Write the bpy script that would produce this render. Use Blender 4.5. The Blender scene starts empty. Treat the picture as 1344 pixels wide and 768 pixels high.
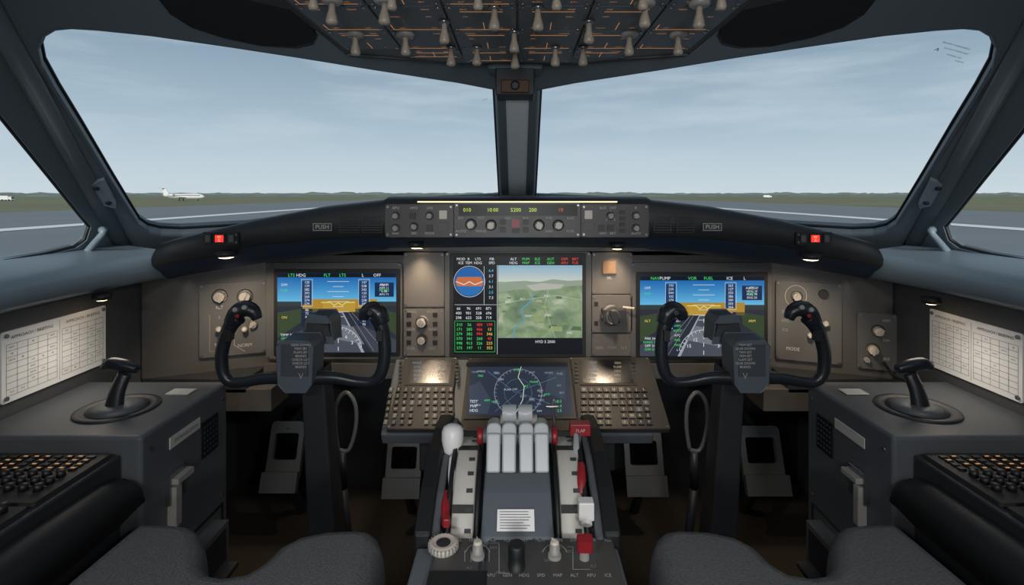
import bpy, math, random
from mathutils import Vector, Matrix, noise
from mathutils.geometry import tessellate_polygon
random.seed(7)
scene=bpy.context.scene
F_PX=700.0; U0=679.0; V0=255.0; EYE=1.25   # surveyed lens + eye height (cabin floor is z=0.30)
FLOOR=0.30

# ------------------------------------------------------------------ survey helpers
def P(u,v,Y): return Vector(((u-U0)*Y/F_PX, Y, EYE-(v-V0)*Y/F_PX))
def hit(u,v,p0,n):
    d=Vector(((u-U0)/F_PX,1,-(v-V0)/F_PX)); e=Vector((0,0,EYE))
    t=(p0-e).dot(n)/d.dot(n); return e+d*t
def lin(c): 
    c=c/255.0
    return c/12.92 if c<=0.04045 else ((c+0.055)/1.055)**2.4
def L(r,g,b): return (lin(r),lin(g),lin(b),1)

# ------------------------------------------------------------------ materials
def new_mat(name):
    m=bpy.data.materials.new(name); m.use_nodes=True
    nt=m.node_tree; b=nt.nodes['Principled BSDF']; return m,nt,b
def mat(name,rgb,rough=0.5,metal=0.0,var=0.12,scale=40,bump=0.0,bscale=300,spec=0.5):
    m,nt,b=new_mat(name)
    tc=nt.nodes.new('ShaderNodeTexCoord'); nz=nt.nodes.new('ShaderNodeTexNoise')
    nz.inputs['Scale'].default_value=scale; nz.inputs['Detail'].default_value=3
    nt.links.new(tc.outputs['Object'],nz.inputs['Vector'])
    mr=nt.nodes.new('ShaderNodeMixRGB'); mr.blend_type='MIX'
    c=L(*rgb); mr.inputs[1].default_value=tuple(x*(1-var) for x in c[:3])+(1,)
    mr.inputs[2].default_value=tuple(min(1,x*(1+var)) for x in c[:3])+(1,)
    nt.links.new(nz.outputs['Fac'],mr.inputs[0]); nt.links.new(mr.outputs[0],b.inputs['Base Color'])
    b.inputs['Roughness'].default_value=rough; b.inputs['Metallic'].default_value=metal
    b.inputs['Specular IOR Level'].default_value=spec
    if bump>0:
        n2=nt.nodes.new('ShaderNodeTexNoise'); n2.inputs['Scale'].default_value=bscale; n2.inputs['Detail'].default_value=2
        nt.links.new(tc.outputs['Object'],n2.inputs['Vector'])
        bp=nt.nodes.new('ShaderNodeBump'); bp.inputs['Strength'].default_value=bump; bp.inputs['Distance'].default_value=0.002
        nt.links.new(n2.outputs['Fac'],bp.inputs['Height']); nt.links.new(bp.outputs[0],b.inputs['Normal'])
    return m
_E={}
def E(r,g,b_,s=1.0):
    k=(r,g,b_,s)
    if k in _E: return _E[k]
    m,nt,b=new_mat('lit_%d_%d_%d'%(r,g,b_))
    b.inputs['Base Color'].default_value=(0.004,0.004,0.004,1); b.inputs['Roughness'].default_value=0.35
    b.inputs['Specular IOR Level'].default_value=0.25
    b.inputs['Emission Color'].default_value=L(r,g,b_); b.inputs['Emission Strength'].default_value=s
    _E[k]=m; return m
FRAME=mat('frame_paint',(104,117,125),0.42,0,0.06,8,0.15,500)
LINER=mat('ceiling_liner',(84,92,98),0.65,0,0.06,8,0.2,500)
SILL=mat('sill_paint',(130,146,156),0.36,0,0.06,8,0.15,500)
POST=mat('post_paint',(222,232,238),0.4,0,0.05,8,0.1,500)
WALL=mat('wall_paint',(80,82,85),0.55,0,0.08,8,0.3,500)
DARK=mat('dark_plastic',(44,47,51),0.42,0,0.1,20,0.2,600)
BLACK=mat('black_rubber',(22,24,26),0.5,0,0.1,20,0.2,600)
VISOR=mat('visor_pad',(34,36,39),0.6,0,0.1,20,0.2,600)
GSH=mat('glareshield_leather',(34,36,39),0.42,0,0.1,20,0.3,900)
GSB=mat('glareshield_underside',(32,44,60),0.42,0,0.1,20,0.2,900)
PANEL=mat('panel_grey',(98,95,92),0.40,0,0.08,25,0.1,700)
PANEL2=mat('panel_darker',(76,75,74),0.42,0,0.08,25,0.1,700)
PANEL3=mat('panel_darkest',(62,61,60),0.40,0,0.08,25,0.1,700)
PANEL4=mat('cdu_grey',(50,50,50),0.5,0,0.08,25,0.1,700,0.3)
BEZEL=mat('bezel_grey',(88,89,90),0.36,0,0.05,25,0.05)
CONS=mat('console_grey',(84,89,94),0.42,0,0.08,15,0.2,500)
PED=mat('pedestal_grey',(98,106,113),0.40,0,0.06,25,0.1)
KEY=mat('key_black',(28,29,31),0.45)
KEYG=mat('key_grey',(84,84,82),0.5)
KNOB=mat('knob_cream',(206,198,186),0.38)
KNOBG=mat('knob_grey',(150,148,144),0.38)
KNOBD=mat('knob_dark',(48,48,50),0.4)
LEVER=mat('lever_lightgrey',(176,181,184),0.32,0,0.04)
WHITE=mat('white_plastic',(232,232,230),0.35,0,0.03)
CREAM=mat('trim_wheel_cream',(196,194,186),0.5,0,0.05)
RED=mat('red_plastic',(145,30,38),0.4)
STEEL=mat('brushed_steel',(150,152,155),0.3,0.9,0.05)
PAPER=mat('paper',(250,250,249),0.8,0,0.01)
INK=mat('ink',(60,62,66),0.8)
LBL=mat('label_white',(190,190,185),0.6)
LBL2=mat('label_dim',(150,146,138),0.6)
FABRIC=mat('seat_fabric',(98,99,101),0.95,0,0.5,260,1.0,500,spec=0.1)
FLOORM=mat('floor_carpet',(50,44,38),0.95,0,0.25,60,0.8,300)
SW=mat('switch_ivory',(172,160,144),0.38)
BROWN=mat('brown_leather',(88,58,38),0.5)
YOKE=mat('yoke_black',(32,37,43),0.30,0,0.08,30,0.1)
YHUB=mat('yoke_hub_grey',(80,89,98),0.38,0,0.05,30,0.1)
AMB=E(214,150,98,0.6)
AMB2=E(230,165,100,0.9)

# ------------------------------------------------------------------ geometry kit
I4=Matrix.Identity(4)
def T(x,y,z): return Matrix.Translation((x,y,z))
def R(a,ax): return Matrix.Rotation(math.radians(a),4,ax)
def frame(o,x,y):
    x=Vector(x).normalized(); y=Vector(y).normalized(); z=x.cross(y).normalized()
    M=Matrix((x,y,z)).transposed().to_4x4(); M.translation=Vector(o); return M
class Fr:
    def __init__(s,o,x,y):
        s.M=frame(o,x,y); s.o=Vector(o); s.n=s.M.col[2].to_3d(); s.Mi=s.M.inverted()
    def uv(s,u,v):
        q=s.Mi@hit(u,v,s.o,s.n); return q.x,q.y
def box(w,d,h,c=(0,0,0)):
    x,y,z=w/2,d/2,h/2
    v=[(c[0]+a*x,c[1]+b*y,c[2]+e*z) for e in(-1,1) for b in(-1,1) for a in(-1,1)]
    return v,[(0,2,3,1),(4,5,7,6),(0,1,5,4),(2,6,7,3),(0,4,6,2),(1,3,7,5)]
def rrect(w,h,r,n=4):
    r=min(r,w/2-1e-5,h/2-1e-5); p=[]
    for cx,cy,a0 in((w/2-r,h/2-r,0),(-w/2+r,h/2-r,90),(-w/2+r,-h/2+r,180),(w/2-r,-h/2+r,270)):
        for i in range(n+1):
            a=math.radians(a0+90*i/n); p.append((cx+r*math.cos(a),cy+r*math.sin(a)))
    return p
def prism(poly,h,z0=0,cap0=True,s=1.0):
    n=len(poly); v=[(x,y,z0) for x,y in poly]+[(x*s,y*s,z0+h) for x,y in poly]
    f=[tuple(range(n,2*n))]
    if cap0: f.append(tuple(range(n-1,-1,-1)))
    f+=[(i,(i+1)%n,n+(i+1)%n,n+i) for i in range(n)]
    return v,f
class G:
    def __init__(s): s.v=[];s.f=[];s.m=[];s.s=[];s.mats=[]
    def add(s,geo,mt,M=None,smooth=False):
        v,f=geo; b=len(s.v)
        if mt not in s.mats: s.mats.append(mt)
        k=s.mats.index(mt)
        if M is None: s.v+= [tuple(q) for q in v]
        else: s.v+=[tuple(M@Vector(q)) for q in v]
        flip = M is not None and M.determinant()<0
        for q in f:
            q=tuple(b+i for i in q)
            s.f.append(q[::-1] if flip else q); s.m.append(k)
            s.s.append(smooth if not callable(smooth) else smooth(len(q)))
        return s
    def box(s,w,d,h,c,mt,M=None): return s.add(box(w,d,h,c),mt,M)
    def bb(s,a,b,mt,M=None):
        return s.add(box(abs(b[0]-a[0]),abs(b[1]-a[1]),abs(b[2]-a[2]),((a[0]+b[0])/2,(a[1]+b[1])/2,(a[2]+b[2])/2)),mt,M)
    def lathe(s,prof,mt,M=None,n=20,smooth=True):
        v=[];f=[]
        for r,z in prof:
            for i in range(n):
                a=2*math.pi*i/n; v.append((r*math.cos(a),r*math.sin(a),z))
        for j in range(len(prof)-1):
            for i in range(n):
                f.append((j*n+i,j*n+(i+1)%n,(j+1)*n+(i+1)%n,(j+1)*n+i))
        if prof[-1][0]>1e-5: f.append(tuple((len(prof)-1)*n+i for i in range(n)))
        if prof[0][0]>1e-5: f.append(tuple(n-1-i for i in range(n)))
        return s.add((v,f),mt,M,(lambda k:k==4) if smooth else False)
    def cyl(s,r0,r1,h,mt,M=None,n=20,z0=0): return s.lathe([(r0,z0),(r1,z0+h)],mt,M,n)
    def cyl2(s,a,b,r0,r1,mt,n=14):
        a=Vector(a);b=Vector(b);d=b-a;q=d.to_track_quat('Z','Y').to_matrix().to_4x4(); q.translation=a
        return s.cyl(r0,r1,d.length,mt,q,n)
    def ball(s,c,r,mt,sc=(1,1,1),n=16,M=None):
        pr=[(r*math.sin(math.pi*i/10)+(1e-6),-r*math.cos(math.pi*i/10)) for i in range(11)]
        m=(M or I4)@T(*c)@Matrix.Diagonal((sc[0],sc[1],sc[2],1))
        return s.lathe(pr,mt,m,n)
    def tube(s,pts,rad,mt,n=14,flat=1.0,up=(0,1,0),sub=4):
        pts=[Vector(p) for p in pts]
        if not hasattr(rad,'__len__'): rad=[rad]*len(pts)
        if sub>1 and len(pts)>2:      # catmull-rom
            q=[];rr=[]
            for i in range(len(pts)-1):
                p0=pts[max(i-1,0)];p1=pts[i];p2=pts[i+1];p3=pts[min(i+2,len(pts)-1)]
                for k in range(sub):
                    t=k/sub
                    q.append(0.5*((2*p1)+(p2-p0)*t+(2*p0-5*p1+4*p2-p3)*t*t+(3*p1-p0-3*p2+p3)*t**3))
                    rr.append(rad[i]*(1-t)+rad[i+1]*t)
            q.append(pts[-1]); rr.append(rad[-1]); pts=q; rad=rr
        up=Vector(up); v=[];f=[]
        for i,p in enumerate(pts):
            t=(pts[min(i+1,len(pts)-1)]-pts[max(i-1,0)]).normalized()
            a=t.cross(up)
            if a.length<1e-4: a=t.cross(Vector((1,0,0.3)))
            a.normalize(); b=a.cross(t).normalized()
            for k in range(n):
                an=2*math.pi*k/n
                v.append(p+a*(rad[i]*math.cos(an))+b*(rad[i]*flat*math.sin(an)))
        m=len(pts)
        for i in range(m-1):
            for k in range(n): f.append((i*n+k,i*n+(k+1)%n,(i+1)*n+(k+1)%n,(i+1)*n+k))
        f.append(tuple(range(n-1,-1,-1))); f.append(tuple((m-1)*n+k for k in range(n)))
        return s.add((v,f),mt,None,lambda k:k==4)
    def strip(s,rows,mt,M=None,smooth=True,closed=False):
        n=len(rows[0]); v=[p for r in rows for p in r]; f=[]
        for i in range(len(rows)-1):
            for k in range(n if closed else n-1):
                f.append((i*n+k,i*n+(k+1)%n,(i+1)*n+(k+1)%n,(i+1)*n+k))
        return s.add((v,f),mt,M,smooth)
    def slab(s,outer,holes,tv,mt,M=None):
        """flat plate with holes, thickness vector tv"""
        loops=[[Vector(p) for p in outer]]+[[Vector(p) for p in h] for h in holes]
        flat=[p for l in loops for p in l]; N=len(flat); tv=Vector(tv)
        tr=tessellate_polygon(loops); v=flat+[p+tv for p in flat]
        f=[tuple(t) for t in tr]+[(t[2]+N,t[1]+N,t[0]+N) for t in tr]
        b=0
        for l in loops:
            n=len(l)
            for i in range(n): f.append((b+i,b+(i+1)%n,N+b+(i+1)%n,N+b+i))
            b+=n
        return s.add((v,f),mt,M)
    def text(s,t,size,mt,M,x=0,y=0,z=0.0004,sy=None):
        return s.add(textgeo(t),mt,M@T(x,y,z)@Matrix.Diagonal((size,sy or size,1,1)))
    # panel helpers in a frame
    def rect(s,F,u0,v0,u1,v1,mt,z=0.0005):
        x0,y0=F.uv(u0,v1); x1,y1=F.uv(u1,v0)
        return s.add(([(x0,y0,z),(x1,y0,z),(x1,y1,z),(x0,y1,z)],[(0,1,2,3)]),mt,F.M)
    def poly(s,F,pts,mt,z=0.0005):
        q=[F.uv(*p) for p in pts]
        return s.add(([(a,b,z) for a,b in q],[tuple(range(len(q)))]),mt,F.M)
    def line(s,F,pts,w,mt,z=0.0008,closed=False):
        q=[Vector(F.uv(*p)) for p in pts]
        if closed: q.append(q[0])
        for a,b in zip(q[:-1],q[1:]):
            d=b-a
            if d.length<1e-7: continue
            n=Vector((-d.y,d.x)).normalized()*w/2
            s.add(([(a.x-n.x,a.y-n.y,z),(b.x-n.x,b.y-n.y,z),(b.x+n.x,b.y+n.y,z),(a.x+n.x,a.y+n.y,z)],[(0,1,2,3)]),mt,F.M)
        return s
    def lab(s,F,u,v,t,px,mt,z=0.0008):
        x,y=F.uv(u,v); x2,_=F.uv(u+1,v); _,y2=F.uv(u,v-1)
        ky=abs(y2-y); kx=abs(x2-x)
        return s.text(t,px*min(kx,ky)*1.25,mt,F.M,x,y,z,px*min(ky,kx*1.5)*1.25)
    def plate(s,F,u0,v0,u1,v1,mt,th=0.006,r=0.006,z0=0,screws=True):
        x0,y0=F.uv(u0,v1); x1,y1=F.uv(u1,v0); M=F.M@T((x0+x1)/2,(y0+y1)/2,0)
        w,h=abs(x1-x0),abs(y1-y0)
        s.add(prism(rrect(w,h,r),th,z0),mt,M)
        s.add(prism(rrect(w-0.003,h-0.003,r),0.0012,z0+th,False),mt,M)
        if screws:
            for a in(-1,1):
                for b in(-1,1):
                    s.cyl(0.0028,0.0024,0.0015,STEEL,M@T(a*(w/2-0.006),b*(h/2-0.006),z0+th+0.001),8)
        return s
    def knob(s,F,u,v,rpx,mt=None,h=0.016,z0=0.006,skirt=None):
        mt=mt or KNOB; x,y=F.uv(u,v); x2,_=F.uv(u+1,v); r=rpx*abs(x2-x)
        M=F.M@T(x,y,z0)
        s.lathe([(r*1.25,0),(r*1.25,h*0.25),(r,h*0.32),(r*0.95,h*0.9),(r*0.8,h)],skirt or KNOBD,M,20)
        s.lathe([(r*0.82,h),(r*0.8,h*1.12),(r*0.6,h*1.2),(0.0001,h*1.2)],mt,M,20)
        a=random.uniform(-60,60)
        s.box(r*0.22,r*1.5,h*0.18,(0,0,h*1.2),mt,M@R(a,'Z'))
        return s
    def knobw(s,F,u,v,rpx,mt=None,h=0.016,z0=0.006):
        mt=mt or KNOB; x,y=F.uv(u,v); x2,_=F.uv(u+1,v); r=rpx*abs(x2-x); M=F.M@T(x,y,z0)
        s.lathe([(r*1.35,0),(r*1.35,h*0.12),(r*0.98,h*0.2)],KNOBD,M,20)
        s.lathe([(r*0.95,h*0.2),(r*0.9,h*0.9),(r*0.7,h)],mt,M,20)
        s.box(r*0.35,r*1.9,h*0.5,(0,0,h),mt,M@R(random.uniform(-70,70),'Z'))
        return s
    def toggle(s,F,u,v,ln=0.03,mt=None,tilt=0,z0=0.006,k=1):
        mt=mt or SW; x,y=F.uv(u,v); M=F.M@T(x,y,z0)
        s.cyl(0.0075*k,0.0065*k,0.004*k,STEEL,M,12)
        s.lathe([(0.0032*k,0),(0.004*k,ln*0.45),(0.0062*k,ln*0.72),(0.0068*k,ln*0.9),(0.005*k,ln),(0.0001,ln)],mt,M@R(tilt,'X'),12)
        return s
    def button(s,F,u0,v0,u1,v1,mt,h=0.004,z0=0.006,r=0.001):
        x0,y0=F.uv(u0,v1); x1,y1=F.uv(u1,v0)
        s.add(prism(rrect(abs(x1-x0),abs(y1-y0),r,2),h,z0,False,1.0),mt,F.M@T((x0+x1)/2,(y0+y1)/2,0)); return s
    def ring(s,F,u,v,r,w,mt,z=0.0008,a0=0,a1=360,n=40):
        pts=[(u+r*math.cos(math.radians(a0+(a1-a0)*i/n)),v-r*math.sin(math.radians(a0+(a1-a0)*i/n))) for i in range(n+1)]
        return s.line(F,pts,w,mt,z)
    def disc(s,F,u,v,r,mt,z=0.0008,n=28,ry=None):
        ry=ry or r
        return s.poly(F,[(u+r*math.cos(2*math.pi*i/n),v+ry*math.sin(2*math.pi*i/n)) for i in range(n-1,-1,-1)],mt,z)
    def obj(s,name,parent=None,bevel=0,seg=2,ang=40):
        me=bpy.data.meshes.new(name); me.from_pydata(s.v,[],s.f)
        for m in s.mats: me.materials.append(m)
        me.polygons.foreach_set('material_index',s.m); me.polygons.foreach_set('use_smooth',s.s)
        me.update(); me.validate()
        o=bpy.data.objects.new(name,me); scene.collection.objects.link(o)
        if bevel>0:
            b=o.modifiers.new('bevel','BEVEL'); b.width=bevel; b.segments=seg; b.limit_method='ANGLE'; b.angle_limit=math.radians(ang)
            b.use_clamp_overlap=True; b.harden_normals=False
        if parent is not None: o.parent=parent
        return o
_tc={}
def textgeo(t):
    if t in _tc: return _tc[t]
    c=bpy.data.curves.new('t','FONT'); c.body=t; c.size=1; c.align_x='CENTER'; c.align_y='CENTER'; c.resolution_u=2
    o=bpy.data.objects.new('t',c); scene.collection.objects.link(o); bpy.context.view_layer.update()
    me=bpy.data.meshes.new_from_object(o.evaluated_get(bpy.context.evaluated_depsgraph_get()))
    g=([tuple(v.co) for v in me.vertices],[tuple(p.vertices) for p in me.polygons])
    bpy.data.objects.remove(o); bpy.data.curves.remove(c); bpy.data.meshes.remove(me); _tc[t]=g; return g
def empty(name,loc=(0,0,0)):
    e=bpy.data.objects.new(name,None); e.empty_display_size=0.05; scene.collection.objects.link(e); return e
MX=Matrix.Diagonal((-1,1,1,1))
def mx(p): return Vector((-p[0],p[1],p[2]))
WORDS=['ALT','HDG','SPD','NAV','VOR','TEST','AUTO','OFF','ON','ARM','L','R','PUMP','FUEL','HYD','ELEC','FIRE','TEMP','MODE','BRT','COM','ATC','LTS','WING','ENG','APU','BUS','GEN','ICE','FLT','MAP','DIM']
def W(): return random.choice(WORDS)

# ------------------------------------------------------------------ camera
cam=bpy.data.cameras.new('camera'); co=bpy.data.objects.new('camera',cam); scene.collection.objects.link(co)
co.location=(0,0,EYE); co.rotation_euler=(math.radians(90),0,0)
cam.sensor_width=36; cam.lens=36*F_PX/1344; cam.shift_x=-(U0-672)/1344; cam.shift_y=-(384-V0)/1344
cam.clip_start=0.01; cam.clip_end=6000
scene.camera=co
scene.view_settings.view_transform='Standard'; scene.view_settings.look='None'

# ------------------------------------------------------------------ sky
w=bpy.data.worlds.new('sky'); scene.world=w; w.use_nodes=True; nt=w.node_tree; nt.nodes.clear()
N=nt.nodes.new; lk=nt.links.new
tc=N('ShaderNodeTexCoord'); sp=N('ShaderNodeSeparateXYZ'); lk(tc.outputs['Generated'],sp.inputs[0])
rp=N('ShaderNodeValToRGB'); lk(sp.outputs['Z'],rp.inputs[0]); cr=rp.color_ramp
cr.elements[0].position=0.0; cr.elements[0].color=L(202,213,219)
cr.elements[1].position=1.0; cr.elements[1].color=L(88,104,120)
for p,c in((0.05,(188,204,213)),(0.12,(168,188,202)),(0.23,(142,164,181)),(0.35,(112,133,150)),(0.5,(98,116,132))):
    e=cr.elements.new(p); e.color=L(*c)
mp=N('ShaderNodeMapping'); mp.inputs['Scale'].default_value=(1.2,1.2,8); mp.inputs['Location'].default_value=(.35,0,.2); lk(tc.outputs['Generated'],mp.inputs[0])
nz=N('ShaderNodeTexNoise'); nz.inputs['Scale'].default_value=2.6; nz.inputs['Detail'].default_value=7; nz.inputs['Roughness'].default_value=0.58; lk(mp.outputs[0],nz.inputs['Vector'])
r2=N('ShaderNodeValToRGB'); r2.color_ramp.elements[0].position=0.44; r2.color_ramp.elements[0].color=(0,0,0,1); r2.color_ramp.elements[1].position=0.72; r2.color_ramp.elements[1].color=(0.65,0.65,0.65,1)
lk(nz.outputs['Fac'],r2.inputs[0])
mxn=N('ShaderNodeMixRGB'); lk(r2.outputs[0],mxn.inputs[0]); lk(rp.outputs[0],mxn.inputs[1]); mxn.inputs[2].default_value=L(194,207,216)
bg=N('ShaderNodeBackground'); lk(mxn.outputs[0],bg.inputs[0]); bg.inputs[1].default_value=1.08
ow=N('ShaderNodeOutputWorld'); lk(bg.outputs[0],ow.inputs[0])
sl=bpy.data.lights.new('sun','SUN'); sl.energy=2.8; sl.angle=math.radians(15); sl.color=(1,.96,.9)
so=bpy.data.objects.new('sun',sl); scene.collection.objects.link(so); so.rotation_euler=Vector((0,.94,-.34)).to_track_quat('-Z','Y').to_euler(); so.location=(0,-50,30)

# ------------------------------------------------------------------ airfield
GZ=-3.0
GRASS=mat('airfield_grass',(142,144,120),1,0,0.25,0.02,spec=0.0)
ASPH=mat('asphalt',(140,146,151),0.9,0,0.12,0.08,spec=0.1)
MARK=mat('runway_paint',(252,252,252),0.9,0,0.03,1,spec=0.1)
TREE=mat('hazy_foliage',(112,122,118),1,0,0.3,0.03,spec=0)  # grey-blue distance haze is mixed into the foliage colour
g=G(); g.add(([(-4000,-200,GZ),(4000,-200,GZ),(4000,5000,GZ),(-4000,5000,GZ)],[(0,1,2,3)]),GRASS); g.obj('ground_grass')
g=G(); g.add(([(-118,-150,GZ+.05),(118,-150,GZ+.05),(118,760,GZ+.05),(-118,760,GZ+.05)],[(0,1,2,3)]),ASPH)
for s in(-1,1):
    g.add(([(s*60-2.2,-100,GZ+.1),(s*60+2.2,-100,GZ+.1),(s*60+2.2,750,GZ+.1),(s*60-2.2,750,GZ+.1)],[(0,1,2,3)]),MARK)
for i in range(12):
    g.add(([(-.5,10+i*60,GZ+.1),(.5,10+i*60,GZ+.1),(.5,40+i*60,GZ+.1),(-.5,40+i*60,GZ+.1)],[(0,1,2,3)]),MARK)
g.obj('runway')
g=G()
for dist,hh in((1000,5),(1700,13)):
    rows=[[],[],[]]
    for i in range(500):
        x=-3000+i*12; y=dist+120*noise.noise(Vector((x*.003,dist,0)))
        h=hh*(0.55+0.6*abs(noise.noise(Vector((x*.01,dist,3))))+0.2*noise.noise(Vector((x*.09,dist,1))))
        rows[0].append((x,y,GZ)); rows[1].append((x,y+4,GZ+h*.8)); rows[2].append((x,y+12,GZ+h))
    g.strip(rows,TREE,smooth=False)
g.obj('tree_line')
def airliner(name,X,Y,s=1.0,d=1):
    g=G(); WH=WHITE
    M=T(X,Y,GZ)@Matrix.Diagonal((d*s,s,s,1))
    def tb(pts,r,fl=1): 
        k=G(); k.tube(pts,r,WH,12,fl,(0,1,0),3); g.add((k.v,k.f),WH,M,True)
    tb([(-14,0,4.2),(-12,0,4),(-8,0,3.4),(0,0,3.2),(9,0,3.2),(11.5,0,3),(13,0,2.7)],[.3,.9,1.5,1.7,1.7,1.2,.2])
    g.add(([( -13.5,-.15,4.5),(-10,-.15,4.5),(-12.5,-.15,9),(-14.5,-.15,9),(-13.5,.15,4.5),(-10,.15,4.5),(-12.5,.15,9),(-14.5,.15,9)],[(0,1,2,3),(7,6,5,4),(0,4,5,1),(1,5,6,2),(2,6,7,3),(3,7,4,0)]),WH,M)
    for sd in(-1,1):
        g.add(([(3,0,2.3),(-2,0,2.3),(-5,sd*13,3.2),(-3.4,sd*13,3.2),(3,0,2.7),(-2,0,2.7),(-5,sd*13,3.4),(-3.4,sd*13,3.4)],[(0,1,2,3),(7,6,5,4),(0,4,5,1),(1,5,6,2),(2,6,7,3),(3,7,4,0)]),WH,M)
        g.add(([(-14.5,0,8.6),(-12,0,8.6),(-14,sd*4.5,8.8),(-15,sd*4.5,8.8)],[(0,1,2,3)]),WH,M)
        k=G(); k.tube([(-9,sd*2.6,4),(-5.5,sd*2.6,4)],[.7,.9],WH,12,sub=1); g.add((k.v,k.f),WH,M,True)
        g.box(.4,.3,1.8,(-2,sd*2,.9),DARK,M)
    g.box(.4,.3,1.8,(9,0,.9),DARK,M); g.box(20,3.45,.35,(1,0,3.7),INK,M)
    g.obj(name)
airliner('parked_airliner',-206,330,.95,1)
def truck(name,X,Y):
    g=G(); M=T(X,Y,GZ)
    g.box(7,2.6,2.6,(0,0,2.0),WHITE,M); g.box(2,2.4,1.9,(4.6,0,1.5),WHITE,M); g.box(.1,2,.8,(5.6,0,1.9),INK,M)
    for a in(-2.4,0,4.4):
        for b in(-1.2,1.2): g.cyl(.5,.5,.3,BLACK,M@T(a,b,.5)@R(90,'X'))
    g.obj(name)
truck('service_truck',-330,343); truck('service_truck.001',-345,348); truck('service_truck.002',280,600); truck('service_truck.003',-480,640)

# ------------------------------------------------------------------ shell planes
A=P(652,115,1.35); B=P(658,255,1.9); C=P(195,303,1.3)
NW=(B-A).cross(C-A).normalized()
if NW.z<0: NW=-NW                       # outward (up/forward)
def onW(u,v): return hit(u,v,A,NW)
# the side-window plane meets the windshield plane along the pillar line
A2=onW(150,303); C2=onW(24,78); B2=P(0,345,0.99)
NS=(B2-A2).cross(C2-A2).normalized()
if NS.x>0: NS=-NS
def onS(u,v): return hit(u,v,A2,NS)
def Wy(X,z): # windshield plane Y at left-side X,z
    X=-abs(X); return A.y-(NW.x*(X-A.x)+NW.z*(z-A.z))/NW.y
def Sx(Y,z): return A2.x-(NS.y*(Y-A2.y)+NS.z*(z-A2.z))/NS.x
def crease(z):
    a,b,c=NW.x,NW.y,NW.dot(A)-NW.z*z; d,e,f=NS.x,NS.y,NS.dot(A2)-NS.z*z
    D=a*e-b*d; return Vector(((c*e-b*f)/D,(a*f-c*d)/D,z))
CEIL=1.565
win=[(652,121),(600,111),(500,96),(400,80),(300,65),(200,51),(130,44),(95,42),(74,44),(59,53),(53,68),(57,88),(76,122),(106,170),(147,238),(173,280),(183,296),(195,304),(212,308),(240,309),(330,303),(450,285),(560,270),(658,264)]
holeW=[onW(*p) for p in win]
Kt=crease(CEIL); Kb=crease(1.02)
outerW=[Vector((0,Wy(0,CEIL),CEIL)),Kt,Kb,Vector((0,Wy(0,1.02),1.02))]
sw=[(120,298),(114,316),(100,326),(60,336),(0,347),(-160,378),(-330,415),(-420,400),(-440,340),(-380,120),(-330,10),(-250,-60),(-170,-40),(-56,76),(4,154),(65,230),(108,284)]
holeS=[onS(*p) for p in sw]
outerS=[Kt,Kb,Vector((Sx(-0.9,1.02),-0.9,1.02)),Vector((Sx(-0.9,CEIL),-0.9,CEIL))]
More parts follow.
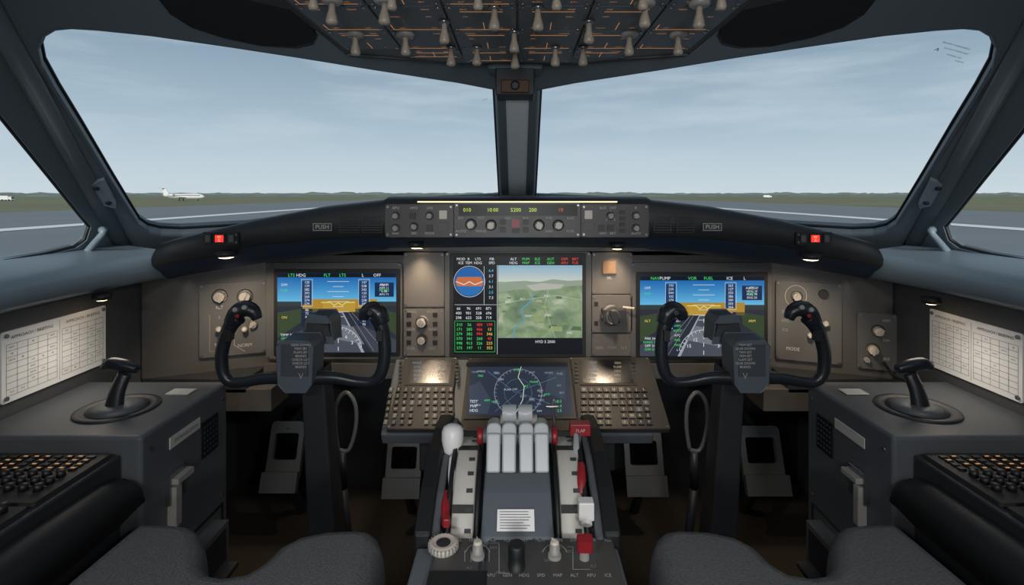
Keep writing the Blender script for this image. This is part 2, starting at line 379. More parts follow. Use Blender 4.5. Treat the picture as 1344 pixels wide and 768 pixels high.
for side,Mm in(('left',None),('right',MX)):
    g=G(); g.slab(outerW,[holeW],NW*0.04,FRAME,Mm); g.obj('wall_windshield_frame_'+side,None,0.009,3,50)
    g=G(); g.slab(outerS,[holeS],NS*0.018,FRAME,Mm); g.obj('wall_side_window_frame_'+side,None,0.006,3,50)
    GLASSM=bpy.data.materials.get('window_glass')
    if not GLASSM:
        GLASSM=bpy.data.materials.new('window_glass'); GLASSM.use_nodes=True; n2=GLASSM.node_tree; n2.nodes.clear()
        tr=n2.nodes.new('ShaderNodeBsdfTransparent'); tr.inputs[0].default_value=(0.95,0.97,0.98,1)
        gl=n2.nodes.new('ShaderNodeBsdfGlossy'); gl.inputs['Roughness'].default_value=0.02; gl.inputs[0].default_value=(0.6,0.7,0.8,1)
        mi=n2.nodes.new('ShaderNodeMixShader'); mi.inputs[0].default_value=0.02; o2=n2.nodes.new('ShaderNodeOutputMaterial')
        n2.links.new(tr.outputs[0],mi.inputs[1]); n2.links.new(gl.outputs[0],mi.inputs[2]); n2.links.new(mi.outputs[0],o2.inputs[0])
    for nm,loop,nn,dp in(('window_1' if side=='left' else 'window_2',holeW,NW,.028),('window_3' if side=='left' else 'window_4',holeS,NS,.012)):
        par=empty(nm)
        g=G(); lp=[p+nn*dp for p in loop]
        g.add(([tuple(p) for p in lp],[tuple(range(len(lp)))]),GLASSM,Mm); g.obj('pane',par)
        g=G(); k=G(); q=[p+nn*(dp-.006) for p in loop]+[loop[0]+nn*(dp-.006)]
        k.tube(q,0.004,BLACK,8,1.0,tuple(nn),1); g.add((k.v,k.f),BLACK,Mm,True); g.obj('gasket',par)
        if nm in('window_1','window_2'):     # etched maker's notes on the glass
            g=G(); NR=Vector((-NW.x,NW.y,NW.z)) if side=='right' else NW; O=mx(A) if side=='right' else A
            yy=Vector((0,-NR.z,NR.y)).normalized()*1.0; xx=yy.cross(-NR)
            FW=Fr(O+NR*.024,xx,yy)
            for i,(u,v,t) in enumerate(((1255,60,'HEATED WINDSHIELD'),(1255,67,'DO NOT WIPE DRY'),(1252,74,'POWER ON'),(1259,81,'CLEAN')) if side=='right' else ((636,131,'HEATED'),)):
                x,y=FW.uv(u,v); g.text(t,.0042,INK,FW.M,x,y,0)
            if side=='right': x,y=FW.uv(1230,65); g.text('A',.010,INK,FW.M,x,y,0)
            g.obj('etching',par)
    g=G(); k=G()
    c1=Kt-(NW+NS)*0.003; c2=Kb-(NW+NS)*0.003
    k.tube([c1,c1.lerp(c2,.5),c2],[.014,.016,.018],FRAME,16,0.45,tuple((NW+NS).normalized()),1); g.add((k.v,k.f),FRAME,Mm,True)
    g.obj('trim_pillar_'+side)
    g=G()
    pts=[(118,238),(136,232),(152,262),(150,268),(134,264)]
    q=[onW(*p)-NW*0.002 for p in pts]
    g.slab(q,[],-NW*0.008,SILL,Mm)
    for (a,b) in((126,242),(142,261)):
        c=onW(a,b)-NW*0.008; k=G(); k.cyl2(c,c-NW*0.006,0.006,0.005,BLACK,10); g.add((k.v,k.f),BLACK,Mm)
    g.obj('pillar_bracket' if side=='left' else 'pillar_bracket.001',None,0.002)
    k=G(); a=onS(112,322)-NS*0.012; b=onS(118,298)-NS*0.03; 
    k.tube([onS(104,334)-NS*0.01,a,b,onS(124,296)-NS*0.02],[.008,.007,.006,.009],SILL,10,1,(0,1,0),3)
    g=G(); g.add((k.v,k.f),SILL,Mm,True); g.obj('window_latch' if side=='left' else 'window_latch.001')
    vp=[(205,-12),(222,10),(250,28),(290,41),(340,52),(385,55),(406,50),(412,38),(402,20),(385,-12)]
    g=G(); g.slab([onW(*p)-NW*0.002 for p in vp],[],-NW*0.012,VISOR,Mm)
    g.obj('sun_visor' if side=='left' else 'sun_visor.001',None,0.005,3)
tp=[Vector((0,Wy(0,CEIL),CEIL)),Kt,Vector((Sx(-0.9,CEIL),-0.9,CEIL))]
outl=tp+[mx(tp[2]),mx(tp[1])]
g=G(); g.slab(outl,[],(0,0,0.04),LINER); g.obj('ceiling')
WX=0.92
for s,side in((-1,'left'),(1,'right')):
    g=G(); g.bb((s*WX,-0.9,FLOOR),(s*(WX+.05),1.78,1.06),WALL); 
    g.obj('wall_'+side)
g=G(); g.bb((-1.0,1.75,FLOOR),(1.0,1.8,1.15),DARK); g.obj('wall_front')
g=G(); g.bb((-1.05,-0.95,FLOOR),(1.05,-0.9,1.6),WALL); g.obj('wall_back')
g=G(); g.bb((-1.0,-0.95,FLOOR-.05),(1.0,1.8,FLOOR),FLOORM); g.obj('floor')

# center post + compass box
g=G()
pc=[]
for (z,Y) in((CEIL-.005,Wy(0,CEIL-.005)),(1.50,Wy(0,1.50)),(1.40,Wy(0,1.40)),(1.30,Wy(0,1.30)),(1.18,Wy(0,1.18))):
    hw=0.044; pc.append([(-hw,Y+.03,z),(-hw,Y-.006,z),(-hw*.62,Y-.034,z),(hw*.62,Y-.034,z),(hw,Y-.006,z),(hw,Y+.03,z)])
g.strip(pc,POST,None,False); g.obj('trim_center_post',None,0.004,3,20)
g=G()
g.bb(P(650,88,1.22)+Vector((0,0,0)),P(702,124,1.22)+Vector((0,.08,0)),DARK)
g.bb(P(657,104,1.21),P(695,121,1.21)+Vector((0,.03,0)),BROWN)
g.cyl2(P(676,112,1.21),P(676,112,1.19),.011,.010,BLACK,16)
g.bb(P(640,82,1.22),P(712,90,1.22)+Vector((0,.1,0)),FRAME)
g.obj('standby_compass',None,0.003)

# ------------------------------------------------------------------ side sills
for s,sfx in((1,''),(-1,'.001')):
    Mm=None if s==1 else MX
    rows=[]
    for Y in(-.85,-.3,.2,.6,.85,1.0,1.1,1.18,1.25,1.30):
        f=max(0,(Y-1.0)/.30); pull=0.05*f*f
        zt=1.118+.012*max(0,Y-.9)
        xin=-.862+pull
        xo=Sx(Y,1.12)+.002
        rows.append([(xo-.03,Y,zt+.012),(xo+.012,Y,zt+.004),(xin-.03,Y,zt-.012),(xin-.008,Y,zt-.022),(xin,Y,zt-.040),(xin-.006,Y,zt-.062),(xin-.03,Y,zt-.075),(-.93,Y,zt-.082)])
    g=G(); g.strip(rows,SILL,Mm,True); g.obj('trim_window_sill'+('_left' if s==1 else '_right'))

# ------------------------------------------------------------------ glareshield
gs=empty('glareshield')
st=[(679,259,310,326,1.20),(507,259,310,328,1.20),(500,263,311,330,1.20),(420,272,314,338,1.205),(335,288,322,348,1.21),(270,303,338,358,1.21),(225,314,345,366,1.20),(206,320,350,370,1.20),(199,330,352,366,1.205)]
rows=[]
for (u,vt,vb,vl,Y) in st:
    X=P(u,0,Y).x; zt=P(u,vt,Y).z; zb=P(u,vb,Y).z; zl=P(u,vl,Y).z; Yb=Wy(X,zt)-.005
    rows.append([(X,Yb,zt-.02),(X,Yb,zt+.0),(X,Y+.05,zt+.002),(X,Y+.02,zt),(X,Y+.006,zt-.004),(X,Y,zt-.013),(X,Y-.002,(zt+zb)/2),(X,Y+.001,zb+.006),(X,Y+.01,zb-.002),(X,Y+.028,zl+.012),(X,Y+.04,zl),(X,Y+.19,zl+.004)])
full=rows[::-1]+[[tuple(mx(p)) for p in r] for r in rows[1:]]
full=[[Vector(p) for p in r] for r in full]
g=G(); g.strip([r[:9] for r in full],GSH,None,True); g.strip([r[8:] for r in full],GSB,None,True)
for r in(full[0],full[-1]): g.add(([tuple(p) for p in r],[tuple(range(len(r)))]),GSH)
g.obj('pad',gs)
FG=Fr((0,1.195,1.2),(1,0,0),(0,0,1))
g=G()
g.plate(FG,507,268,596,311,PANEL3,.014,.004,-.004); g.plate(FG,762,268,850,311,PANEL3,.014,.004,-.004)
g.plate(FG,597,266,761,311,PANEL3,.018,.004,-.004)
z=.016
g.rect(FG,603,268,757,283,E(12,14,12),z)
for u,t in((614,'010'),(643,'10'),(651,'00'),(677,'5200'),(699,'200'),(735,'10')):
    g.lab(FG,u,275.5,t,5.5,E(190,220,70,1.0) if u!=735 else E(200,80,50),z+.0006)
for u,v in((619,294),(645,295),(707,295),(732,295)): g.knobw(FG,u,v,5.5,KNOB,.016,z)
for u in(660,690): 
    for v in(291,301): g.button(FG,u-4,v-3.5,u+4,v+3.5,KEY,.004,z)
g.button(FG,672,287,682,298,RED,.005,z); g.button(FG,672,300,682,305,KEY,.004,z)
for u in(606,632,720,748): g.lab(FG,u,303,W(),4,LBL,z+.001); 
for u in(606,632,667,690,720,748): g.lab(FG,u,286,W(),3.5,LBL,z+.001)
z=.012
g.button(FG,578,276,588,287,KNOB,.006,z); g.button(FG,577,292,589,302,KEYG,.004,z)
g.button(FG,766,276,776,287,KNOB,.006,z); g.button(FG,765,292,777,302,KEYG,.004,z)
for u,v in((521,283),(521,299),(545,297),(565,283)): g.knobw(FG,u,v,4,KNOBG,.010,z)
for u,v in((800,283),(833,299),(833,283)): g.knobw(FG,u,v,4,KNOBG,.010,z)
for u,v in((543,283),(565,299),(788,299),(800,299)): g.button(FG,u-4,v-4,u+4,v+4,KEY,.004,z)
for i in range(4): g.button(FG,812,276+i*8,819,281+i*8,KEY,.004,z)
for u in(521,545,565,790,803,833):
    g.lab(FG,u,273,W(),4,LBL,z+.001); g.lab(FG,u,306,W(),3.5,LBL,z+.001)
g.line(FG,[(794,290),(800,276),(806,290)],.0012,LBL,z+.001)
g.add(box(.445,.006,.003,(0,1.19,P(0,265,1.19).z)),E(255,226,180,1.5))
g.obj('mode_control_panel',gs,0.0008,1)
g=G()
for s in(1,-1):
    def m(u): return u if s==1 else 1358-u
    for a,b in((447,471),(477,501)):
        for k in range(6):
            u0,u1=sorted((m(a),m(b))); g.rect(FG,u0,285+k*3.2,u1,286.6+k*3.2,BLACK,.003)
        g.line(FG,[(m(a)-1,283),(m(b)+1,283),(m(b)+1,305),(m(a)-1,305)],.001,DARK,.0034,True)
    u0,u1=sorted((m(411),m(436))); g.rect(FG,u0,293,u1,303,LBL2,.002); g.rect(FG,u0+1,294,u1-1,302,DARK,.0025)
    g.lab(FG,(u0+u1)/2,298,'PUSH',6,LBL,.003)
    u0,u1=sorted((m(263),m(311))); g.plate(FG,u0,305,u1,322,BLACK,.012,.003,-.02)
    z=.0
    for k,(a,b,mm) in enumerate(((266,276,E(60,62,64)),(279,294,E(255,50,40,1.6)),(297,307,E(50,50,54)))):
        a,b=sorted((m(a),m(b))); g.button(FG,a,307,b,320,BLACK,.004,z-.008); g.rect(FG,a+2,309,b-2,318,mm if k==1 else KEYG,z-.0035)
    g.lab(FG,m(286.5),311.5,'W',4,E(255,190,160),z-.003); g.lab(FG,m(286.5),316,'A',4,E(255,190,160),z-.003)
g.obj('face_details',gs)

# lamps -------------------------------------------------------------
LAMPE=E(255,222,175,7.0)
def lamp(name,p,aim,r,energy,size=math.radians(100),blend=.8,col=(1,.78,.55),off=(0,-.012,-.02),soft=.018):
    par=empty(name)
    g=G()
    g.lathe([(r*1.25,.006),(r*1.25,-.004),(r*1.05,-.007),(r,-.004)],BLACK,T(*p),24)
    g.ball((0,0,-.005),r,LAMPE,(1,1,.34),20,T(*p)); g.obj('lens',par)
    l=bpy.data.lights.new('bulb','SPOT'); l.energy=energy; l.color=col; l.spot_size=size; l.spot_blend=blend; l.shadow_soft_size=soft
    o=bpy.data.objects.new('bulb',l); scene.collection.objects.link(o); o.parent=par
    o.location=Vector(p)+Vector(off); o.rotation_euler=(Vector(aim)-o.location).to_track_quat('-Z','Y').to_euler()
lamp('map_lamp',P(297,333,1.19),(-.66,1.33,.85),.018,4.0)
lamp('map_lamp.001',P(1064,336,1.19),(.66,1.33,.85),.018,4.0)
lamp('panel_lamp',P(546,321,1.20),(-.24,1.36,.80),.014,2.8)
lamp('panel_lamp.001',P(810,322,1.20),(.24,1.36,.80),.014,2.8)
lamp('chart_lamp',P(134,389,1.12),(-.84,1.02,.8),.014,.8,math.radians(160),1.0,(1,.88,.74),(.06,-.05,-.03),.05)
lamp('chart_lamp.001',P(1222,394,1.12),(.84,1.02,.8),.014,.8,math.radians(160),1.0,(1,.88,.74),(-.06,-.05,-.03),.05)
lamp('flood_lamp',Vector((-.25,1.375,1.118)),(-.25,1.345,.8),.011,1.5,math.radians(100))
lamp('flood_lamp.001',Vector((.25,1.375,1.118)),(.25,1.345,.8),.011,1.5,math.radians(100))

# ------------------------------------------------------------------ main instrument panel
mpn=empty('instrument_panel')
g=G()
prof=[(-.915,1.30,1.045),(-.78,1.353,1.06),(-.66,1.40,1.10),(.66,1.40,1.10),(.78,1.353,1.06),(.915,1.30,1.045)]
rows=[[(x,y+.10,.80) for x,y,t in prof],[(x,y,.80) for x,y,t in prof],[(x,y,t) for x,y,t in prof],[(x,y+.03,t) for x,y,t in prof]]
g.strip(rows,PANEL2,None,False); 
g.bb((-.66,1.40,1.09),(.66,1.42,1.14),PANEL2); g.obj('backing',mpn)
FM=Fr((0,1.40,.95),(1,0,0),(0,0,1))
FL=Fr((-.66,1.40,.95),(.26,.10,0),(0,0,1)); FRt=Fr((.66,1.40,.95),(.26,-.10,0),(0,0,1))
g=G()
g.plate(FM,352,344,529,470,BEZEL,.012,.01)
g.plate(FM,826,344,1010,470,BEZEL,.012,.01)
g.plate(FM,585,330,775,469,BEZEL,.014,.008)
g.plate(FM,531,331,584,402,PANEL,.010,.004); g.plate(FM,531,404,584,466,PANEL,.010,.004)
g.plate(FM,776,331,829,385,PANEL,.010,.004); g.plate(FM,776,386,829,435,PANEL,.012,.004); g.plate(FM,776,437,829,466,PANEL,.010,.004)
g.plate(FL,262,368,350,470,BEZEL,.008,.006); g.plate(FRt,1018,372,1104,470,BEZEL,.008,.006)
g.plate(FRt,1124,412,1176,482,BEZEL,.008,.006)
z=.011
g.knob(FM,555,421,7,KNOBG,.016,z); g.knob(FM,555,444,6,KNOBG,.014,z)
for u in(538,572): 
    for v in(412,424,436,448): g.button(FM,u-3,v-3,u+3,v+3,KEY,.003,z)
for v in(408,431,456): 
    for u in(541,568): g.lab(FM,u,v,W(),4,LBL2,z+.001)
g.button(FM,790,342,807,358,mat('amber_button',(118,92,72),.5),.005,z); g.lab(FM,799,364,'SEL',4,LBL,z+.001)
g.box(.06,.03,.05,(0,0,0),DARK,FM.M@T(*FM.uv(803,410),.02)); g.knobw(FM,800,410,10,KNOBD,.02,.034); g.cyl(.003,.003,.03,KNOBG,FM.M@T(*FM.uv(815,400),.03)@R(60,'Y'),8)
for u in(786,802,818): g.lab(FM,u,455,W(),4,LBL2,z+.001)
for v in(395,420): g.button(FM,779,v,784,v+6,KEY,.003,z)
z=.009
for u in(289,322): g.knobw(FL,u,388,8,KNOBG,.018,z); g.lab(FL,u,403,W(),5,LBL,z+.0006)
for u in(289,322): g.toggle(FL,u,432,.02,KNOBG,-20,z); g.lab(FL,u,416,W(),4,LBL2,z+.0006)
g.knobw(FL,333,425,5,KNOBG,.012,z)
for u,t in((289,'TEST'),(322,'NORM')): g.lab(FL,u,452,t,5,LBL,z+.0006); 
g.line(FL,[(300,420),(308,428),(308,452),(322,460)],.001,LBL,z+.0006)
g.line(FL,[(276,412),(276,460),(300,460)],.001,LBL2,z+.0006)
for u in(1045,): g.knobw(FRt,u,388,6,KNOBG,.014,z)
g.cyl(.012,.011,.008,BLACK,FRt.M@T(*FRt.uv(1080,385),z)); g.ring(FRt,1044,388,14,.001,LBL,z+.0006)
for v in(408,420,432): 
    for u in(1030,): g.lab(FRt,u,v,W(),4,LBL2,z+.0006)
g.toggle(FRt,1082,425,.02,KNOBG,-20,z); g.toggle(FRt,1062,440,.02,KNOBG,-20,z)
for u in(1040,1082): g.lab(FRt,u,457,W(),5,LBL,z+.0006)
g.knobw(FRt,1151,433,7,KNOB,.018,z); g.knobw(FRt,1144,457,7,KNOB,.018,z); g.knobw(FRt,1136,470,4,KNOBG,.012,z)
for v in(420,446,470): g.lab(FRt,1162,v,W(),4,LBL,z+.0006)
g.obj('sub_panels',mpn,0.0008,1)
g=G()
for s in(-1,1):
    g.bb((s*.915,1.30,.765),(s*.66,1.42,.80),DARK); g.bb((s*.66,1.385,.77),(s*.24,1.44,.81),PANEL2)
    g.bb((s*.80,1.30,.72),(s*.60,1.40,.775),PANEL2)
g.tube([P(1160,476,1.30),P(1172,492,1.24),P(1188,500,1.16),P(1202,508,1.12)],.004,BLACK,8)
g.obj('lower_bolster',mpn,0.006,2)

# ------------------------------------------------------------------ displays
BL=E(8,12,20)
def scr(g,F,u0,v0,u1,v1,z,m=None):
    g.plate(F,u0-5,v0-5,u1+5,v1+5,BLACK,.003,.004,z-.004,False); g.rect(F,u0,v0,u1,v1,m or BL,z+.0004)
WT=E(225,232,236,.9); GN=E(70,220,110,.9); CY=E(80,200,235,.9); RD=E(235,60,60,.9); YL=E(235,205,80,.9); MG=E(215,90,215,.9)
def pfd(name,u0,v0,u1,v1):
    g=G(); F=FM; z=.017; W_=u1-u0; H=v1-v0; cx=(u0+u1)/2+2
    scr(g,F,u0,v0,u1,v1,z)
    def y(t): return v0+H*t
    for i in range(12):
        a=i/12*.36; c=(24+int(7*i),96+int(8*i),172+int(5*i)); g.rect(F,u0,y(a),u1,y(a+.36/12),E(*c,.9),z+.0006)
    for i in range(3): g.rect(F,u0,y(.36+i*.03),u1,y(.39+i*.03),E(58+i*2,72-i*3,76-i*8,.7),z+.0006)
    g.rect(F,u0,y(.42),u1,v1,E(46,52,64,.8),z+.0007)
    g.poly(F,[(u0,y(.82)),(u0,y(.5)),(u0+W_*.20,y(.45)),(u0+W_*.20,y(.62))],E(62,78,54,.8),z+.0008)
    g.poly(F,[(u0,y(1)),(u0,y(.86)),(u0+W_*.3,y(.66)),(u0+W_*.36,y(.66)),(u0+W_*.16,y(1))],E(70,76,88,.8),z+.0008)
    g.poly(F,[(u1,y(.78)),(u1-W_*.18,y(.6)),(u1-W_*.18,y(.45)),(u1,y(.5))],E(58,76,52,.8),z+.0008)
    g.poly(F,[(u1,y(1)),(u1-W_*.2,y(1)),(u1-W_*.36,y(.66)),(u1-W_*.3,y(.66)),(u1,y(.84))],E(66,72,84,.8),z+.0008)
    g.rect(F,cx-W_*.30,y(.33),cx+W_*.33,y(.45),E(176,138,52,.9),z+.0009)
    g.rect(F,cx-W_*.30,y(.45),cx+W_*.33,y(.49),E(96,94,58,.8),z+.0009)
    g.poly(F,[(cx-34,y(1)),(cx-6,y(.49)),(cx+6,y(.49)),(cx+34,y(1))],E(170,180,190,.75),z+.001)
    g.poly(F,[(cx-30,y(1)),(cx-5,y(.50)),(cx+5,y(.50)),(cx+30,y(1))],E(78,84,96,.8),z+.0011)
    for a in range(5):
        t=.53+a*.1; g.line(F,[(cx,y(t)),(cx,y(t+.05))],.0015,WT,z+.0012)
    for k in(-60,-46,46,60): g.line(F,[(cx+k*.3,y(.5)),(cx+k,y(.98))],.0008,E(170,176,186,.7),z+.0012)
    g.poly(F,[(cx-22,y(.80)),(cx-10,y(.62)),(cx+20,y(.68)),(cx+34,y(.9))],E(140,146,156,.6),z+.00115)
    g.ring(F,cx,y(.98),W_*.20,.0010,WT,z+.0014,10,170)
    for a in range(10,171,10):
        r=math.radians(a); c_,s_=math.cos(r),math.sin(r); R1=W_*.20; R0=R1-(5 if a%30==0 else 3)
        g.line(F,[(cx+R1*c_,y(.98)-R1*s_),(cx+R0*c_,y(.98)-R0*s_)],.0010,WT,z+.0014)
        if a%30==0: g.lab(F,cx+(R0-5)*c_,y(.98)-(R0-5)*s_,str(a//10),5,WT,z+.0014)
    for tx in(u0+W_*.205,u0+W_*.235+W_*.45):
        g.rect(F,tx,y(.10),tx+13,y(.40),E(24,62,108,.9),z+.0015); g.line(F,[(tx,y(.08)),(tx+14,y(.08)),(tx+14,y(.42)),(tx,y(.42))],.0008,WT,z+.0016,True)
        for i in range(7): g.lab(F,tx+7,y(.12+.045*i),str(random.randint(100,399)),3.6,WT,z+.0017)
        for i in range(5): g.rect(F,tx,y(.45+i*.045),tx+14,y(.485+i*.045),E(20,40,70,.9),z+.0015); g.lab(F,tx+7,y(.467+i*.045),str(random.randint(10,99)),3.6,WT,z+.0017)
    for i in range(-3,5):
        yy=y(.36)+i*-6.5; l=14 if i%2==0 else 7
        if yy>v0+8: g.line(F,[(cx-l,yy),(cx+l,yy)],.0010,WT,z+.0016)
    g.line(F,[(cx-22,y(.37)),(cx-10,y(.37)),(cx-5,y(.41)),(cx,y(.37)),(cx+5,y(.41)),(cx+10,y(.37)),(cx+22,y(.37))],.0018,E(240,230,120,.9),z+.0018)
    g.rect(F,cx-20,y(.36),cx+22,y(.49),E(196,156,64,.85),z+.0013)
    g.rect(F,u0,v0,u1,y(.055),E(14,22,34),z+.0015)
    for k,(f,c) in enumerate(((.12,GN),(.2,WT),(.42,GN),(.55,GN),(.72,WT),(.84,WT))): g.lab(F,u0+W_*f,y(.03),W(),4.5,c,z+.0018)
    for f,c in((.15,WT),(.22,GN),(.56,YL)): g.lab(F,u0+W_*.06,y(f),W(),3.6,c,z+.0018); g.lab(F,u0+W_*.90,y(f),W(),3.6,c,z+.0018)
    g.rect(F,u0+W_*.82,y(.12),u1-3,y(.30),E(20,44,84,.9),z+.0016)
    for i in range(4): g.lab(F,u0+W_*.90,y(.15+i*.04),W()+' '+str(random.randint(1,99)),3.2,WT,z+.0018)
    for i in range(4): g.lab(F,u0+W_*.08,y(.78+i*.045),W()+' '+str(random.randint(10,99)),3.6,GN if i%2 else WT,z+.0018)
    for i in range(3): g.lab(F,u1-W_*.10,y(.82+i*.05),W(),4,(GN,CY,GN)[i],z+.0018)
    for i in range(7): g.lab(F,u0+W_*.30,y(.56+i*.06),W(),3.2,GN if i%3 else WT,z+.0018)
    g.obj('screen',empty(name))
pfd('primary_flight_display',368,357,522,460)
pfd('primary_flight_display.001',838,361,999,465)
m,nt_,b=new_mat('terrain_map'); tcn=nt_.nodes.new('ShaderNodeTexCoord'); n1=nt_.nodes.new('ShaderNodeTexNoise'); n1.inputs['Scale'].default_value=16; n1.inputs['Detail'].default_value=8; n1.inputs['Distortion'].default_value=1.2
cr_=nt_.nodes.new('ShaderNodeValToRGB'); nt_.links.new(tcn.outputs['Object'],n1.inputs['Vector']); nt_.links.new(n1.outputs['Fac'],cr_.inputs[0])
e=cr_.color_ramp.elements; e[0].position=.3; e[0].color=L(92,114,90); e[1].position=.75; e[1].color=L(188,194,174)
x=e.new(.45); x.color=L(116,140,104); x=e.new(.58); x.color=L(146,164,130)
nt_.links.new(cr_.outputs[0],b.inputs['Emission Color']); b.inputs['Emission Strength'].default_value=.9; b.inputs['Base Color'].default_value=(.01,.01,.01,1); b.inputs['Roughness'].default_value=.35
TERR=m
g=G(); F=FM; z=.019
scr(g,F,596,336,763,462,z)
g.rect(F,654,347,763,441,TERR,z+.0006)
for i in range(8): g.rect(F,654,347+i*2.6,763,350+i*2.6,E(146+i*8,182+i*4,204,.88),z+.0008)
g.poly(F,[(654,372),(670,368),(690,367),(705,369),(725,365),(745,367),(763,366),(763,373),(735,375),(700,377),(675,379),(654,382)],E(150,164,146,.85),z+.0009)
g.poly(F,[(690,373),(712,370),(740,372),(735,377),(700,380)],E(190,192,182,.8),z+.001)
for k in range(26):     # field patches of the satellite map
    cx_=random.uniform(660,757); cy_=random.uniform(384,436); a_=random.uniform(3,8)*(cy_-350)/70; b_=a_*.45
    pts_=[(min(762,max(655,cx_+a_*c0+b_*.3*random.random())),min(440,cy_+b_*c1)) for c0,c1 in((-1,.6),(-.6,-1),(.9,-.7),(1,.8))]
    g.poly(F,pts_,E(*random.choice(((104,130,88),(150,166,118),(128,150,104),(170,174,140),(88,114,82))),.85),z+.00075+.000002*k)
riv=[(672,441),(676,428),(688,418),(684,404),(696,394),(700,384)]
g.line(F,riv,.0034,E(96,156,186,.9),z+.001); g.line(F,[(654,398),(684,392),(730,386),(763,392)],.0010,E(206,208,192,.8),z+.001)
g.line(F,[(720,376),(714,400),(728,441)],.0008,E(206,208,192,.8),z+.001)
for i in range(6): g.lab(F,random.uniform(662,752),random.uniform(384,436),W(),3,WT,z+.0012)
g.rect(F,596,336,763,347,E(10,14,14),z+.0009)
for i in range(10): 
    for j in range(2): g.lab(F,(606,616,628,646,674,690,705,722,740,754)[i],339+j*5,W()[:3],3.8,(WT,WT,WT,WT,WT,GN,GN,GN,RD,RD)[i],z+.0012)
g.rect(F,654,441,763,462,E(12,16,26),z+.0009); g.lab(F,715,446,W()+' 5 2000',4,WT,z+.0012)
g.disc(F,617,368,19,E(20,96,170,.9),z+.001,ry=19); g.poly(F,[(599,368),(602,362),(632,362),(635,368),(633,376),(602,376)],E(200,110,60,.9),z+.0012)
g.poly(F,[(600,374),(634,374),(628,384),(617,387),(606,384)],E(30,110,180,.9),z+.0013); g.line(F,[(600,368),(610,372),(617,368),(624,372),(634,368)],.002,WT,z+.0014)
g.ring(F,617,368,20,.001,WT,z+.0014)
for i in range(6): g.lab(F,645,354+i*7,'%d.%d'%(random.randint(1,9),random.randint(1,9)),4,WT if i%2 else CY,z+.0014)
g.line(F,[(598,398),(652,398)],.0008,WT,z+.0012); g.line(F,[(653,347),(653,462)],.001,WT,z+.0012); g.line(F,[(636,348),(636,398)],.0008,WT,z+.0012)
for i in range(3): 
    for j in range(4): g.lab(F,603+j*13,403+i*6,str(random.randint(10,999)),4,WT,z+.0012)
g.line(F,[(598,419),(650,419),(650,459),(598,459)],.0007,GN,z+.0012,True)
for i in range(6):
    for j in range(4): g.lab(F,604+j*13,424+i*6,str(random.randint(10,999)),4.2,(GN,GN,RD if i<3 else GN,RD if (i+j)%3==0 else YL)[j],z+.0012)
g.obj('screen',empty('multifunction_display'))

# ------------------------------------------------------------------ sloped CDU panel
a=P(679,470,1.38); b=P(679,572,1.17); FC=Fr((a+b)/2,(1,0,0),a-b)
cdu=empty('forward_pedestal')
CSCR=mat('cdu_screen',(26,28,32),0.24,0,.05,20,0,300,1.0)
g=G()
w0=abs(FC.uv(519,472)[0]); w1=abs(FC.uv(499,572)[0]); yt=FC.uv(679,471)[1]; yb=FC.uv(679,571)[1]
g.add(prism([(-w1,yb),(w1,yb),(w0,yt),(-w0,yt)],.03,-.03),CONS,FC.M)
g.bb((-.14,1.19,FLOOR),(.14,1.38,.70),DARK)
g.bb((-.23,1.25,.60),(.23,1.38,.72),DARK)
g.obj('body',cdu,0.004)
g=G()
g.plate(FC,604,473,751,570,PANEL4,.008,.006)
z=.011; scr(g,FC,612,480,745,550,z,E(40,50,68,.9))
rA=FC
g.rect(rA,612,480,745,486,E(14,18,28),z+.0006)
g.ring(rA,680,520,31,.0007,E(190,200,210,.8),z+.001); g.ring(rA,680,520,18,.0005,E(130,150,170,.8),z+.001)
for i in range(36):
    an=2*math.pi*i/36; g.line(rA,[(680+31*math.cos(an),520+31*math.sin(an)),(680+28*math.cos(an),520+28*math.sin(an))],.0006,E(190,200,210,.8),z+.001)
g.line(rA,[(684,486),(680,500),(688,512),(686,530),(676,549)],.0014,E(215,225,205,.9),z+.0012)
g.line(rA,[(640,492),(676,520),(730,500)],.0007,E(120,150,190,.8),z+.0011); g.line(rA,[(650,545),(680,520),(735,540)],.0007,E(120,140,170,.8),z+.0011)
for i in range(30): g.lab(rA,random.uniform(622,738),random.uniform(490,546),W(),3,(E(190,200,210,.8),E(140,160,180,.8),E(150,170,190,.8),GN)[i%4],z+.0012)
for i in range(3): g.lab(rA,622,532+i*6,W(),4,WT,z+.0013); g.lab(rA,734,532+i*6,'%d.%d'%(i,i+3),4,GN,z+.0013)
g.poly(rA,[(616,548),(616,512),(630,505),(645,530),(640,548)],E(54,66,84,.9),z+.0007); g.poly(rA,[(742,490),(742,530),(715,520),(720,492)],E(52,64,80,.9),z+.0007)
